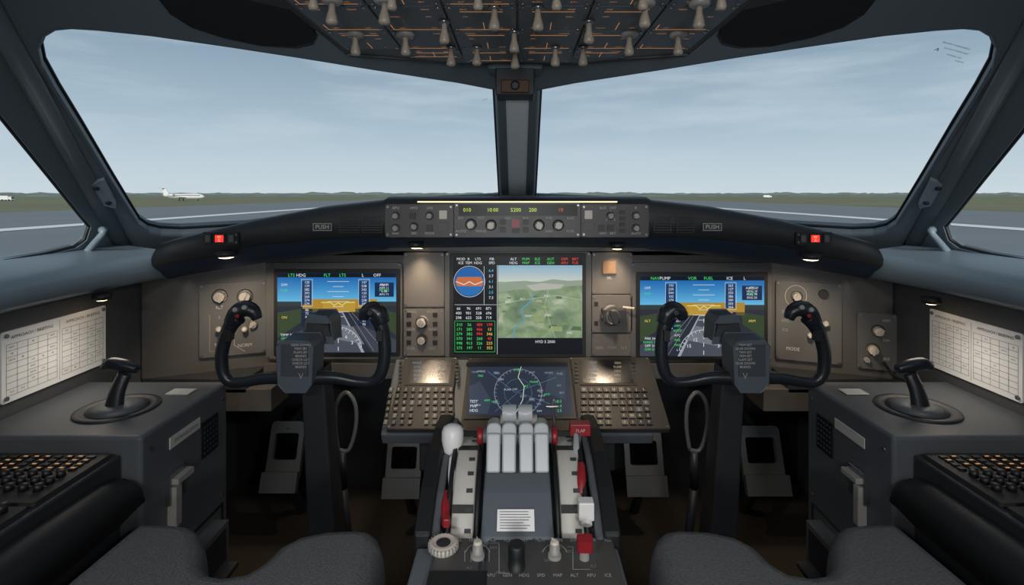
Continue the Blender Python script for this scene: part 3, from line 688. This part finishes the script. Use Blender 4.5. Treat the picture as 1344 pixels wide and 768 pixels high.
for s in(0,1):
    def m(u): return u if s==0 else 1358-u
    u0,u1=sorted((m(507),m(601))); g.plate(FC,u0,473,u1,568,PANEL4,.010,.006)
    zz=.0125
    a0,a1=sorted((m(534),m(594)))
    g.plate(FC,a0-4,475,a1+4,511,BLACK,.003,.003,zz-.004,False)
    g.rect(FC,a0,478,a1,508,CSCR,zz+.001)
    for i in range(5): g.lab(FC,a0+14,482+i*5.4,W(),3.4,E(150,170,190,.6),zz+.0016); g.lab(FC,a1-14,482+i*5.4,W(),3.4,E(200,190,160,.6),zz+.0016)
    for i in range(6):
        for ax in(a0-7.5,a1+6.5): g.button(FC,ax-2.2,479+i*5,ax+2.2,482.5+i*5,KEY,.003,zz-.002)
    b0,b1=(514,592) if s==0 else (766,844)
    for r in range(6):
        n=9; v=517+r*8.6; ex=(r*1.4)
        l0=b0-ex if s==0 else b0; l1=b1 if s==0 else b1+ex
        for k in range(n):
            uu=l0+(l1-l0)*k/(n-1)
            if r>2 and k in(4,): continue
            g.button(FC,uu-3.4,v-2.9,uu+3.4,v+2.9,KEY if (r+k)%5 else KEYG,.004,zz-.002)
            g.lab(FC,uu,v,random.choice('ABCDEFGHJKLMNPQRSTUVWXYZ0123456789'),3.6,LBL,zz+.0026)
g.obj('control_display_units',cdu)

# ------------------------------------------------------------------ throttle quadrant & pedestal
tq=empty('throttle_quadrant')
prof=[(.80,FLOOR),(.80,.728),(.86,.765),(.93,.790),(1.0,.800),(1.08,.792),(1.16,.745),(1.18,.70),(1.18,FLOOR)]
def ext(g,prof,x0,x1,mt,dz=0,keep=FLOOR):
    n=len(prof); v=[(x0,y,z+(dz if z>keep else 0)) for y,z in prof]+[(x1,y,z+(dz if z>keep else 0)) for y,z in prof]
    f=[tuple(range(n)),tuple(range(2*n-1,n-1,-1))]+[(i,n+i,n+(i+1)%n,(i+1)%n) for i in range(n)]
    g.add((v,f),mt)
g=G()
ext(g,prof,-.055,.055,PED,.004); ext(g,prof,-.150,.150,DARK,-.022)
for s in(-1,1):
    ext(g,prof,s*.130,s*.156,BLACK,.012); ext(g,prof,s*.118,s*.131,CONS,.004)
g.obj('body',tq,0.004,2,25)
g=G()
for s in(-1,1):    # trim wheels
    M=T(s*.086-.018,.95,.662)@R(90,'Y')
    g.lathe([(.05,0),(.138,0),(.142,.003),(.142,.033),(.138,.036),(.05,.036)],CREAM,M,64)
    for k in range(64):
        a=2*math.pi*k/64
        if k%2: g.box(.002,.006,.010,(.1425,0,.027),INK,M@R(math.degrees(a),'Z'))
    for k in range(0,64,8): g.box(.002,.012,.034,(.1424,0,.018),BLACK,M@R(360*k/64+5,'Z'))
    g.lathe([(.12,0),(.144,0),(.144,.007),(.12,.007)],BLACK,T(s*.086-.026,.95,.662)@R(90,'Y'),64)
    g.lathe([(.12,0),(.144,0),(.144,.007),(.12,.007)],BLACK,T(s*.086+.019,.95,.662)@R(90,'Y'),64)
g.obj('trim_wheels',tq)
g=G()
for i,x in enumerate((-.043,-.017,.012,.038)):
    g.add(prism(rrect(.0235,.060,.004),.030,0),LEVER,T(x+.003,.905,.812)@R(68,'X')@T(0,-.0,-.015))
    g.add(prism(rrect(.0255,.042,.010),.042,0),LEVER,T(x+.003,.93,.834)@R(80,'X')@T(0,0,-.02))
    g.bb((x-.007,.90,.76),(x+.013,.925,.80),PED)
g.cyl2((-.066,.945,.822),(.066,.945,.822),.012,.012,PED,20)
for s in(-1,1): g.cyl2((s*.060,.945,.822),(s*.071,.945,.822),.0145,.0145,RED,20)
g.obj('thrust_levers',tq,0.003,2)
g=G()
for x in(-.014,.014):
    g.tube([(x,.96,.80),(x,.955,.835),(x,.945,.858)],[.008,.008,.009],PED,10)
    g.cyl2((x-.0125,.94,.864),(x+.0125,.94,.864),.0145,.0145,LEVER,20)
g.cyl2((-.03,.945,.85),(.035,.945,.85),.010,.010,KNOBG,16)
g.tube([(.062,.96,.80),(.066,.955,.84),(.062,.95,.875),(.066,.95,.885)],[.003,.003,.003,.004],STEEL,8); g.cyl2((.05,.95,.872),(.075,.95,.872),.004,.004,STEEL)
g.obj('reverse_levers',tq,0.002)
g=G()
X=P(594,0,.95).x
g.tube([(X,.92,.70),(X,.94,.76),(X,.95,.80)],[.008,.007,.008],STEEL,12)
g.lathe([(.006,-.030),(.013,-.027),(.017,-.012),(.0195,.0),(.0195,.014),(.016,.022),(.008,.026),(.0001,.027)],WHITE,T(X,.95,P(0,577,.95).z)@R(-8,'X'),24)
g.obj('speed_brake_lever',tq)
g=G()
def lever(g,u,v0,v1,Y0,Y1,w,mt,th=.012):
    a=P(u,v0,Y0); b=P(u,v1,Y1); g.tube([a,a.lerp(b,.5)+Vector((0,-.004,.004)),b],[w*.8,w,w*.9],mt,12,.8,(0,1,0),4)
lever(g,585,645,690,.87,.82,.007,RED); g.bb(P(581,682,.80),P(590,694,.80)+Vector((0,.01,0)),RED)
lever(g,593,600,645,.92,.87,.006,WHITE)
g.obj('parking_brake_lever',tq,0.002)
g=G()
a=P(761,562,.98); g.cyl2(P(757,600,.95),a,.006,.005,STEEL); g.box(.038,.022,.022,tuple(a),RED); g.text('FLAP',.008,LBL,frame(a+Vector((0,-.0115,0)),(1,0,0),(0,0,1)))
lever(g,763,608,650,.90,.86,.0075,RED); g.box(.024,.02,.028,tuple(P(769,668,.83)),WHITE); g.tube([P(769,655,.85),P(770,690,.82)],[.008,.009],WHITE,12,sub=1)
lever(g,756,570,612,.97,.91,.006,LEVER)
g.obj('flap_lever',tq,0.002)
a=Vector((0,.838,.7555)); b=Vector((0,.8094,.7378))
FPq=Fr((a+b)/2+Vector((0,-.0015,.0025)),(1,0,0),a-b)
g=G(); g.rect(FPq,652,669,701,698,PAPER,.001)
for i in range(7): g.line(FPq,[(656,672.5+i*3.6),(697-random.random()*10,672.5+i*3.6)],.0009,INK,.0015)
g.obj('placard',tq)
ped=empty('center_pedestal')
g=G(); g.bb((-.150,.05,FLOOR),(.150,.798,.722),PED); g.obj('body',ped,0.004)
FP=Fr((0,.70,.724),(1,0,0),(0,1,0))
g=G()
g.plate(FP,556,712,632,800,PANEL2,.006,.005); g.plate(FP,634,712,706,800,PANEL2,.006,.005); g.plate(FP,708,712,803,800,PANEL2,.006,.005)
z=.007
x,y=FP.uv(582,728); M=FP.M@T(x,y,z)
g.lathe([(.018,0),(.021,.004),(.021,.010),(.017,.013),(.013,.011)],KNOB,M,28); g.lathe([(.014,.009),(.009,.012),(.0001,.012)],KNOBD,M,24)
for k in range(24): g.box(.0025,.002,.008,(.021,0,.007),KNOBG,M@R(15*k,'Z'))
g.knob(FP,627,738,7,KNOB,.020,z,KNOBG); g.knob(FP,728,738,7,KNOB,.020,z,KNOBG)
for u in(627,728): g.ring(FP,u,738,17,.0010,LBL,z+.001,20,160)
x,y=FP.uv(678,752); M=FP.M@T(x,y,z); g.lathe([(.012,0),(.0115,.018),(.012,.030),(.010,.034),(.0001,.034)],BLACK,M,24)
x,y=FP.uv(767,740); M=FP.M@T(x,y,z); g.cyl(.007,.006,.02,KNOBG,M); g.add(prism(rrect(.022,.015,.003),.018,.016),RED,M@R(10,'X'))
for u in range(600,800,22):
    if abs(u-678)<10: continue
    g.lab(FP,u,716,W(),5,LBL,z+.001); g.lab(FP,u,763,W(),5,LBL,z+.001)
for i in range(9): g.lab(FP,600+random.random()*190,722+random.random()*40,W(),4,LBL2,z+.001)
for k in range(5): g.line(FP,[(610+k*8,730),(610+k*8,745)],.0008,LBL,z+.001) if k!=2 else None
g.line(FP,[(640,720),(655,720),(655,760),(668,760)],.0008,LBL,z+.001); g.line(FP,[(745,725),(752,725),(752,755),(775,755)],.0008,LBL,z+.001)
g.rect(FP,556,757,640,790,BLACK,z+.0012)
g.obj('control_panels',ped,0.0008,1)

# ------------------------------------------------------------------ yokes
YPL=mat('yoke_placard',(58,64,72),.5)
def yoke(name,f):
    y0=1.06; par=empty(name)
    def Q(u,v,Y=y0): return P(f(u),v,Y)
    g=G()
    hub=[(371,450),(378,442),(413,442),(419,450),(417,498),(408,508),(383,508),(373,498)]
    q=[Q(*p)-Vector((0,.028,0)) for p in hub]; g.slab(q,[],(0,.056,0),YHUB)
    hub2=[(379,448),(411,448),(411,486),(379,486)]
    g.slab([Q(*p)-Vector((0,.031,0)) for p in hub2],[],(0,.004,0),YPL)
    g.obj('hub',par,0.004,3)
    g=G(); FY=Fr((0,y0-.032,1),(1,0,0),(0,0,1))
    for i in range(7): g.lab(FY,f(395),453+i*4.8,random.choice(('CHECK LIST','FLAPS SET','TRIM SET','GEAR DOWN','BRAKES')),3.4,LBL,.0006)
    g.lab(FY,f(395),494,'V',9,LBL2,.0006); g.obj('checklist',par)
    g=G(); g.slab([Q(*p,1.10) for p in((398,450),(400,420),(408,414),(430,414),(436,422),(437,450))],[],(0,.05,0),YHUB)
    g.slab([Q(*p,1.095) for p in((402,440),(404,426),(432,426),(433,440))],[],(0,.02,0),DARK); g.obj('column_head',par,0.005,3)
    g=G()
    g.tube([Q(380,496),Q(352,496),(Q(322,501)),Q(303,501),Q(293,490),Q(291,466),Q(296,443),Q(304,426),Q(313,416)],
           [.014,.012,.010,.0105,.0120,.0125,.013,.0145,.016],YOKE,18,.95,(0,1,0),5)
    g.tube([Q(410,496),Q(440,496),Q(468,501),Q(488,501),Q(500,490),Q(505,466),Q(504,443),Q(500,426),Q(494,414)],
           [.014,.012,.010,.0105,.0120,.0125,.013,.0145,.016],YOKE,18,.95,(0,1,0),5)
    g.tube([Q(304,424),Q(311,411),Q(321,405),Q(333,409),Q(338,419)],[.0145,.0165,.0165,.013,.009],YOKE,16,1.1,(0,1,0),5)
    g.tube([Q(502,424),Q(498,412),Q(489,406),Q(480,410),Q(477,419)],[.0145,.017,.016,.013,.009],YOKE,16,1.1,(0,1,0),5)
    g.obj('wheel',par)
    g=G()
    for u,v in((316,405),(328,402)): 
        p=Q(u,v)-Vector((0,.016,0)); g.cyl2(p,p-Vector((0,.008,-.003)),.005,.0045,KNOBG,12)
    p=Q(318,412)-Vector((0,.016,0)); g.cyl2(p,p-Vector((0,.006,0)),.004,.004,RED,10)
    p=Q(489,408)-Vector((0,.014,0)); g.cyl2(p,p-Vector((0,.008,0)),.006,.005,DARK,12)
    g.box(.012,.02,.022,tuple(Q(304,438)-Vector((0,.010,0))),BLACK); g.box(.012,.02,.022,tuple(Q(501,438)-Vector((0,.010,0))),BLACK)
    g.obj('switches',par,0.001)
    g=G()
    c=Q(405,500); x=c.x
    sec=[]
    for z,hw,yy,d in((c.z+.02,.024,1.075,.05),(.72,.026,1.10,.06),(.5,.030,1.13,.07),(FLOOR+.002,.04,1.16,.10)):
        sec.append([(x-hw,yy,z),(x+hw,yy,z),(x+hw,yy+d,z),(x-hw,yy+d,z)])
    g.strip(sec,DARK,None,False,True); g.lathe([(.10,0),(.09,.03),(.06,.09),(.045,.12)],BLACK,T(x,1.2,FLOOR),20)
    g.obj('column',par,0.006)
yoke('control_yoke',lambda u:u); yoke('control_yoke.001',lambda u:1373-u)

# ------------------------------------------------------------------ side consoles
def console(name,s,Mm):
    par=empty(name)
    g=G()
    g.bb((-.918,.88,FLOOR),(-.62,1.14,.85),CONS,Mm); g.obj('cabinet',par,0.006,3)
    g=G(); g.bb((-.918,-.4,FLOOR),(-.652,.878,.822),DARK,Mm); g.obj('aft_body',par,0.004)
    g=G(); rows=[]
    dx=-.012; dz0=-.042
    for Y,dz in((-.35,0),(.2,0),(.5,0),(.7,0),(.82,-.004),(.86,-.012),(.872,-.024)):
        e=.0 if Y<.85 else .006
        rows.append([(x_+dx,Y,z_+dz0) for x_,z_ in((-.660,.770+e),(-.660,.838+dz),(-.646,.846+dz),(-.620,.846+dz),(-.602,.836+dz),(-.596,.815+dz),(-.600,.780+e),(-.616,.768+e))])
    g.strip(rows,BLACK,Mm,True,True); r=rows[-1]; g.add((r,[tuple(range(len(r)))]),BLACK,Mm); g.obj('armrest_pad',par)
    g=G(); M=T(-.745,.995,.85)
    g.lathe([(.068,0),(.068,.003),(.060,.004),(.056,.0015),(.052,.001),(.0001,.001)],DARK,(Mm or I4)@M,36)
    g.lathe([(.050,.002),(.030,.010),(.016,.012)],CONS,(Mm or I4)@M,30)
    k=G(); k.tube([(-.745,.985,.855),(-.742,.99,.885),(-.735,1.0,.915)],[.017,.0135,.012],YOKE,14,.7,(0,1,0),4)
    k.tube([(-.775,1.0,.926),(-.76,1.0,.932),(-.735,1.0,.928),(-.712,1.0,.922)],[.008,.012,.012,.008],YOKE,14,1,(0,1,0),4)
    g.add((k.v,k.f),YOKE,Mm,True); g.obj('steering_tiller',par)
    g=G(); 
    FS=frame((-.6195,1.01,.6),(0,1,0),(0,0,1))
    Ms=(Mm or I4)
    def bx(y0,y1,z0,z1,th,mt): g.bb((-.62,y0,z0),(-.62+th,y1,z1),mt,Ms)
    bx(.95,1.04,.795,.815,.002,LBL)
    if s==1: g.text('STOWAGE LATCH',.0085,INK,FS,-.015,.205,.0026)
    bx(1.045,1.10,.73,.80,.003,BLACK)
    for i in range(6):
        for j in range(5): bx(1.05+j*.01,1.055+j*.01,.737+i*.01,.742+i*.01,.005,DARK)
    bx(.94,.985,.70,.755,.008,STEEL); bx(.945,.96,.66,.73,.016,KNOBG); bx(.945,.99,.735,.745,.02,KNOBG)
    for y in(.90,1.12):
        for z in(.82,.62,.45): g.cyl(.004,.004,.003,STEEL,Ms@T(-.62,y,z)@R(90,'Y'),8)
    bx(.90,1.12,.60,.604,.003,BLACK); bx(.90,.904,.42,.60,.003,BLACK); bx(1.116,1.12,.42,.60,.003,BLACK)
    bx(.93,1.09,.50,.585,.03,CONS); bx(.94,1.08,.51,.575,.031,DARK); bx(.93,1.09,.49,.50,.05,CONS)
    g.bb((-.70,1.06,.851),(-.655,1.09,.853),LBL,Ms)
    g.obj('side_fittings',par,0.001,1)
    g=G(); FK=frame((-.765,.80,.8225),(1,0,0),(0,1,0)); FKm=Ms@FK
    g.add(prism(rrect(.21,.14,.004),.006,0),PANEL4,FKm@T(0,-.002,0)); g.add(prism(rrect(.21,.16,.004),.006,0),PANEL4,FKm@T(0,-.16,0)); g.add(prism(rrect(.21,.3,.004),.006,0),PANEL4,FKm@T(0,-.40,0))
    for r in range(4):
        for c in range(11): g.box(.010,.007,.003,(-.09+c*.0175,.052-r*.012,.0075),KEY,FKm); 
    for r in range(4):
        for c in range(11):
            if random.random()<.6: g.box(.006,.0014,.0004,(-.09+c*.0175,.052-r*.012,.0093),AMB2,FKm)
    for r in range(3):
        for c in range(9): g.lathe([(.0062,0),(.0055,.009),(.0001,.009)],KEY,FKm@T(-.085+c*.021,-.003-r*.019,.006),10); g.box(.006,.0012,.0004,(-.085+c*.021,.007-r*.019,.0064),LBL,FKm)
    for c in range(7): g.lathe([(.0075,0),(.007,.012),(.0001,.012)],KEY,FKm@T(-.08+c*.027,-.095,.006),12)
    for c in range(3):
        M=FKm@T(-.04+c*.055,-.135,.006); g.lathe([(.016,0),(.016,.003),(.010,.005),(.009,.015),(.006,.017),(.0001,.017)],KNOB if s==1 else RED if c==2 else KNOBG,M,20)
    for c in range(10): g.box(.009,.0016,.0004,(-.09+c*.02,-.112,.0064),LBL,FKm)
    for c in range(4):
        M=FKm@T(-.08+c*.05,-.20,.006); g.lathe([(.012,0),(.009,.014),(.0001,.015)],KNOBG,M,16)
    g.obj('keyboard_panel',par)
console('side_console',1,None); console('side_console.001',-1,MX)

# charts on wall
def chart(name,s,corn):
    g=G(); F=Fr((-.918*s if s==1 else .918,1.0,1.0),(0,1,0) if s==1 else (0,-1,0),(0,0,1))
    q=[F.uv(*p) for p in corn]
    x0=min(a for a,b in q); x1=max(a for a,b in q); y0=sum(sorted(b for a,b in q)[:2])/2; y1=sum(sorted(b for a,b in q)[2:])/2
    M=F.M@T((x0+x1)/2,(y0+y1)/2,0); w=x1-x0; h=y1-y0
    g.add(prism(rrect(w,h,.004),.003),PAPER,M)
    def ln(a,b,c,d,t=.0006): 
        g.add(([(min(a,c)-t/2,min(b,d)-t/2,.0035),(max(a,c)+t/2,min(b,d)-t/2,.0035),(max(a,c)+t/2,max(b,d)+t/2,.0035),(min(a,c)-t/2,max(b,d)+t/2,.0035)],[(0,1,2,3)]),INK,M)
    for k in(-1,1):
        cx=k*w*.245; hw=w*.22
        g.text('APPROACH / BRIEFING',w*.036,INK,M,cx,h*.40,.0035)
        for i in range(9): ln(cx-hw,h*.31-i*h*.09,cx+hw,h*.31-i*h*.09)
        for j in range(6): ln(cx-hw+j*hw*.4,h*.31,cx-hw+j*hw*.4,h*.31-h*.72)
        for i in range(8):
            for j in range(5):
                if random.random()<.4: g.text(random.choice(('12.5','DATA','RWY','310','--','48')),w*.020,INK,M,cx-hw+(j+.5)*hw*.4,h*.31-(i+.5)*h*.09,.0035)
    ln(0,h*.45,0,-h*.46)
    for a in(-1,1):
        for b in(-1,1): g.cyl(.004,.004,.003,STEEL,M@T(a*(w/2-.008),b*(h/2-.008),.003),8)
    g.obj(name)
chart('flight_chart',1,[(0,437),(121,405),(137,476),(19,525)])
chart('flight_chart.001',-1,[(1344,440),(1234,407),(1222,480),(1325,522)])

# ------------------------------------------------------------------ overhead panel
ov=empty('overhead_panel')
OZ=1.52
FO=Fr((0,.9,OZ),(1,0,0),(0,-1,0))
g=G()
pl=[(455,70),(600,82),(758,82),(903,70)]
q=[FO.uv(*p) for p in pl]; 
outline=[(q[0][0],q[0][1]),(q[0][0],.95),(q[3][0],.95),(q[3][0],q[3][1]),(q[2][0],q[2][1]),(q[1][0],q[1][1])]
g.slab([FO.M@Vector((a,b,0)) for a,b in outline],[],(0,0,.044),PANEL2); 
g.obj('body',ov,0.004)
g=G()
OPL=mat('overhead_plate',(94,101,108),.4)
def oplate(x0,x1,y0,y1,mt=OPL): g.add(prism(rrect(x1-x0,y1-y0,.004),.005,0),mt,FO.M@T((x0+x1)/2,(y0+y1)/2,0))
LINE=AMB
def olab(x,y,t,s=.006): g.text(t,s,LINE,FO.M,x,y,.0055)
def oline(x0,y0,x1,y1,t=.0009):
    g.box(abs(x1-x0)+t,abs(y1-y0)+t,.0004,((x0+x1)/2,(y0+y1)/2,.0054),LINE,FO.M)
ys=[-.165,-.075,.035,.15,.30,.50,.80]
xs=[-.315,-.21,-.105,0.0,.105,.21,.315]
for j in range(6):
    for i in range(6):
        x0,x1=xs[i]+.002,xs[i+1]-.002; y0,y1=ys[j]+.002,ys[j+1]-.002
        if j==0:
            if i in(0,5): continue
            if i in(1,4): y0+=.03
        oplate(x0,x1,y0,y1)
        if j<4:
            for a in(.25,.75):
                xx=x0+(x1-x0)*a; 
                olab(xx,y1-.012,W()); olab(xx,y0+.014,W(),.005)
                if random.random()<.5: olab(xx,(y0+y1)/2+.012,W(),.005)
            m_=random.random()
            if m_<.6: oline(x0+.01,y0+.006,x1-.01,y0+.006)
            if m_<.4: oline(x0+.01,y0+.006,x0+.01,y0+.03)
            if m_>.5: oline((x0+x1)/2,y0+.006,(x0+x1)/2,y0+.04)
            if m_>.5: oline(x0+.02,y1-.022,x1-.02,y1-.022)
        for a in(x0+.006,x1-.006):
            for b in(y0+.006,y1-.006): g.cyl(.003,.003,.0015,STEEL,FO.M@T(a,b,.005),8)
g.obj('switch_plates',ov)
g=G()
tg=[(436,-6),(505,-6),(583,22),(649,3),(706,3),(773,22),(846,-2),(918,-2),(466,40),(532,40),(826,40),(890,40),(675,36),(592,57),(626,57),(676,62),(729,57),(765,57)]
for (u,v) in tg:
    big=(u in(466,532,826,890,436,505,846,918))
    if big:
        x,y=FO.uv(u,v); g.lathe([(.015,0),(.015,.005),(.010,.008)],KNOBG,FO.M@T(x,y,.004),18)
    g.toggle(FO,u,v,.034,SW,random.uniform(-6,8),.006,1.2)
for x in(-.26,-.16,-.05,.05,.16,.26):
    for y in(.22,.40,.6): 
        g.lathe([(.0075,0),(.004,.004),(.004,.014),(.0068,.026),(.005,.03),(.0001,.03)],SW,FO.M@T(x,y,.005),12)
g.obj('toggle_switches',ov)

# ------------------------------------------------------------------ seats
def seat(name,Mm):
    par=empty(name); pz=Vector((0,0,.75)); nz_=Vector((0,0,1))
    ol=[(190,680),(230,680),(255,683),(268,693),(272,712),(272,736),(280,744),(300,747),(322,744),(340,733),(362,712),(392,697),(430,689),(470,687),(490,690),(500,699),(504,716)]
    q=[hit(u,v,pz,nz_) for u,v in ol]
    q+= [Vector((-.172,.4,.75)),Vector((-.172,-.1,.75)),Vector((-.20,-.14,.75)),Vector((-.58,-.14,.75)),Vector((-.592,-.1,.75)),Vector((-.592,.4,.75)),Vector((-.592,.70,.75)),Vector((-.588,.80,.75))]
    ar=sum(q[i-1].x*q[i].y-q[i].x*q[i-1].y for i in range(len(q))); sg=1 if ar>0 else -1
    def off(d,z):
        n=len(q); out=[]
        for i in range(n):
            t=(q[(i+1)%n]-q[i-1]).normalized(); nn=Vector((t.y,-t.x,0))
            out.append((q[i].x+nn.x*d*sg,q[i].y+nn.y*d*sg,z))
        return out
    rings=[off(-.012,.64),off(0,.652),off(.002,.70),off(0,.725),off(-.006,.740),off(-.016,.748),off(-.026,.750)]
    g=G(); g.strip(rings,FABRIC,Mm,True,True)
    lp=[Vector(p) for p in rings[-1]]; tr=tessellate_polygon([lp]); g.add(([tuple(p) for p in lp],[tuple(t) for t in tr]),FABRIC,Mm)
    lp=[Vector(p) for p in rings[0]]; tr=tessellate_polygon([lp]); g.add(([tuple(p) for p in lp],[tuple(t) for t in tr]),FABRIC,Mm)
    g.obj('cushion',par)
    g=G(); g.bb((-.56,-.1,.60),(-.21,.68,.645),DARK,Mm); g.bb((-.50,.05,FLOOR+.03),(-.27,.5,.60),DARK,Mm); g.bb((-.55,-.1,FLOOR),(-.22,.6,FLOOR+.03),BLACK,Mm); g.obj('base',par,.01)
    g=G(); rows=[]
    for z,y,t,hw in((.70,-.16,.10,.20),(.9,-.19,.12,.20),(1.15,-.23,.11,.195),(1.35,-.27,.09,.16),(1.42,-.29,.06,.13)):
        rows.append([(-.385+a*hw,y+b*t/2-.05,z) for a,b in((-1,-.6),(-.9,-1),(.9,-1),(1,-.6),(1,.8),(.85,1),(.4,.6),(-.4,.6),(-.85,1),(-1,.8))])
    g.strip(rows,FABRIC,Mm,True,True); g.add((rows[-1],[tuple(range(10))]),FABRIC,Mm); g.obj('backrest',par)
seat('pilot_seat',None); seat('pilot_seat.001',MX)

# ------------------------------------------------------------------ rudder pedals, hand loops
def pedal(name,u,v,w,h,Y):
    c=P(u,v,Y); hw=w*Y/F_PX/2; hh=h*Y/F_PX/2
    F=frame(c,(1,0,0),(0,.35,1)); g=G()
    fr=rrect(hw*2,hh*2,.012); g.slab([F@Vector((a,b,0)) for a,b in fr],[[F@Vector((a*.72,b*.45+hh*.15,0)) for a,b in fr]],F.to_3x3()@Vector((0,0,-.015)),CONS)
    g.box(hw*2.1,.05,.018,(0,-hh,.01),CONS,F); g.cyl2(c+Vector((0,.01,-hh)),Vector((c.x,c.y+.12,FLOOR)),.012,.014,DARK)
    g.cyl2(c+Vector((0,.02,hh*.6)),Vector((c.x,c.y+.25,c.z+.1)),.010,.010,DARK)
    g.obj(name,None,.003)
pedal('rudder_pedal',374,592,44,72,1.48); pedal('rudder_pedal.001',530,606,46,60,1.48)
pedal('rudder_pedal.002',845,600,50,66,1.48); pedal('rudder_pedal.003',1000,597,54,70,1.48)
def loop(name,u):
    g=G()
    pts=[P(u-10,590,1.2),P(u-14,560,1.2),P(u-12,530,1.2),P(u,515,1.2),P(u+12,530,1.2),P(u+13,560,1.2),P(u+4,590,1.2),P(u-10,590,1.2)]
    g.tube(pts,.0045,BEZEL,10,1,(0,1,0),5); g.cyl2(P(u-4,592,1.2),P(u-4,640,1.22),.008,.01,DARK); g.cyl2(P(u-4,640,1.22),(P(u-4,640,1.22).x,1.3,FLOOR),.01,.01,DARK); g.obj(name)
loop('adjustment_handle',454); loop('adjustment_handle.001',915)

# ------------------------------------------------------------------ added fill lights (unseen, aft of the crew)
def ceiling_fill(name,x,y,e,size=.22,col=(1,.96,.92)):
    par=empty(name); g=G(); g.lathe([(.13,0),(.13,-.012),(.11,-.018)],FRAME,T(x,y,CEIL),28); g.lathe([(.11,-.016),(.06,-.026),(.0001,-.028)],E(255,240,220,.6),T(x,y,CEIL),28); g.obj('fill_diffuser',par)
    l=bpy.data.lights.new('bulb','AREA'); l.shape='DISK'; l.size=size; l.energy=e; l.color=col
    o=bpy.data.objects.new('bulb',l); scene.collection.objects.link(o); o.parent=par; o.location=(x,y,CEIL-.035)
ceiling_fill('ceiling_fill_light',-.45,-.35,7.5); ceiling_fill('ceiling_fill_light.001',.45,-.35,7.5)  # invented ceiling lamps behind the camera, added to fill the dark cabin
def aft_fill(name,x,z,e):
    par=empty(name); g=G(); M=T(x,-.9,z)@R(-90,'X')
    g.add(prism(rrect(.34,.24,.02),.02),FRAME,M); g.add(prism(rrect(.31,.21,.015),.022),E(235,240,250,.8),M); g.obj('fill_diffuser',par,.002)
    l=bpy.data.lights.new('bulb','AREA'); l.shape='RECTANGLE'; l.size=.3; l.size_y=.2; l.energy=e; l.color=(.96,.98,1)
    o=bpy.data.objects.new('bulb',l); scene.collection.objects.link(o); o.parent=par; o.location=(x,-.86,z); o.rotation_euler=(math.radians(90),0,0)
aft_fill('aft_fill_light',0,1.15,9)  # invented lamp on the back wall, added to brighten panel and overhead

# ------------------------------------------------------------------ recentre parent empties on their parts
bpy.context.view_layer.update()
for e in [o for o in scene.objects if o.type=='EMPTY']:
    pts=[c.matrix_world@Vector(b) for c in e.children if c.type=='MESH' for b in c.bound_box]
    if not pts: continue
    c=sum(pts,Vector())/len(pts); e.location=c
    for ch in e.children: ch.matrix_parent_inverse=Matrix.Translation(-c)
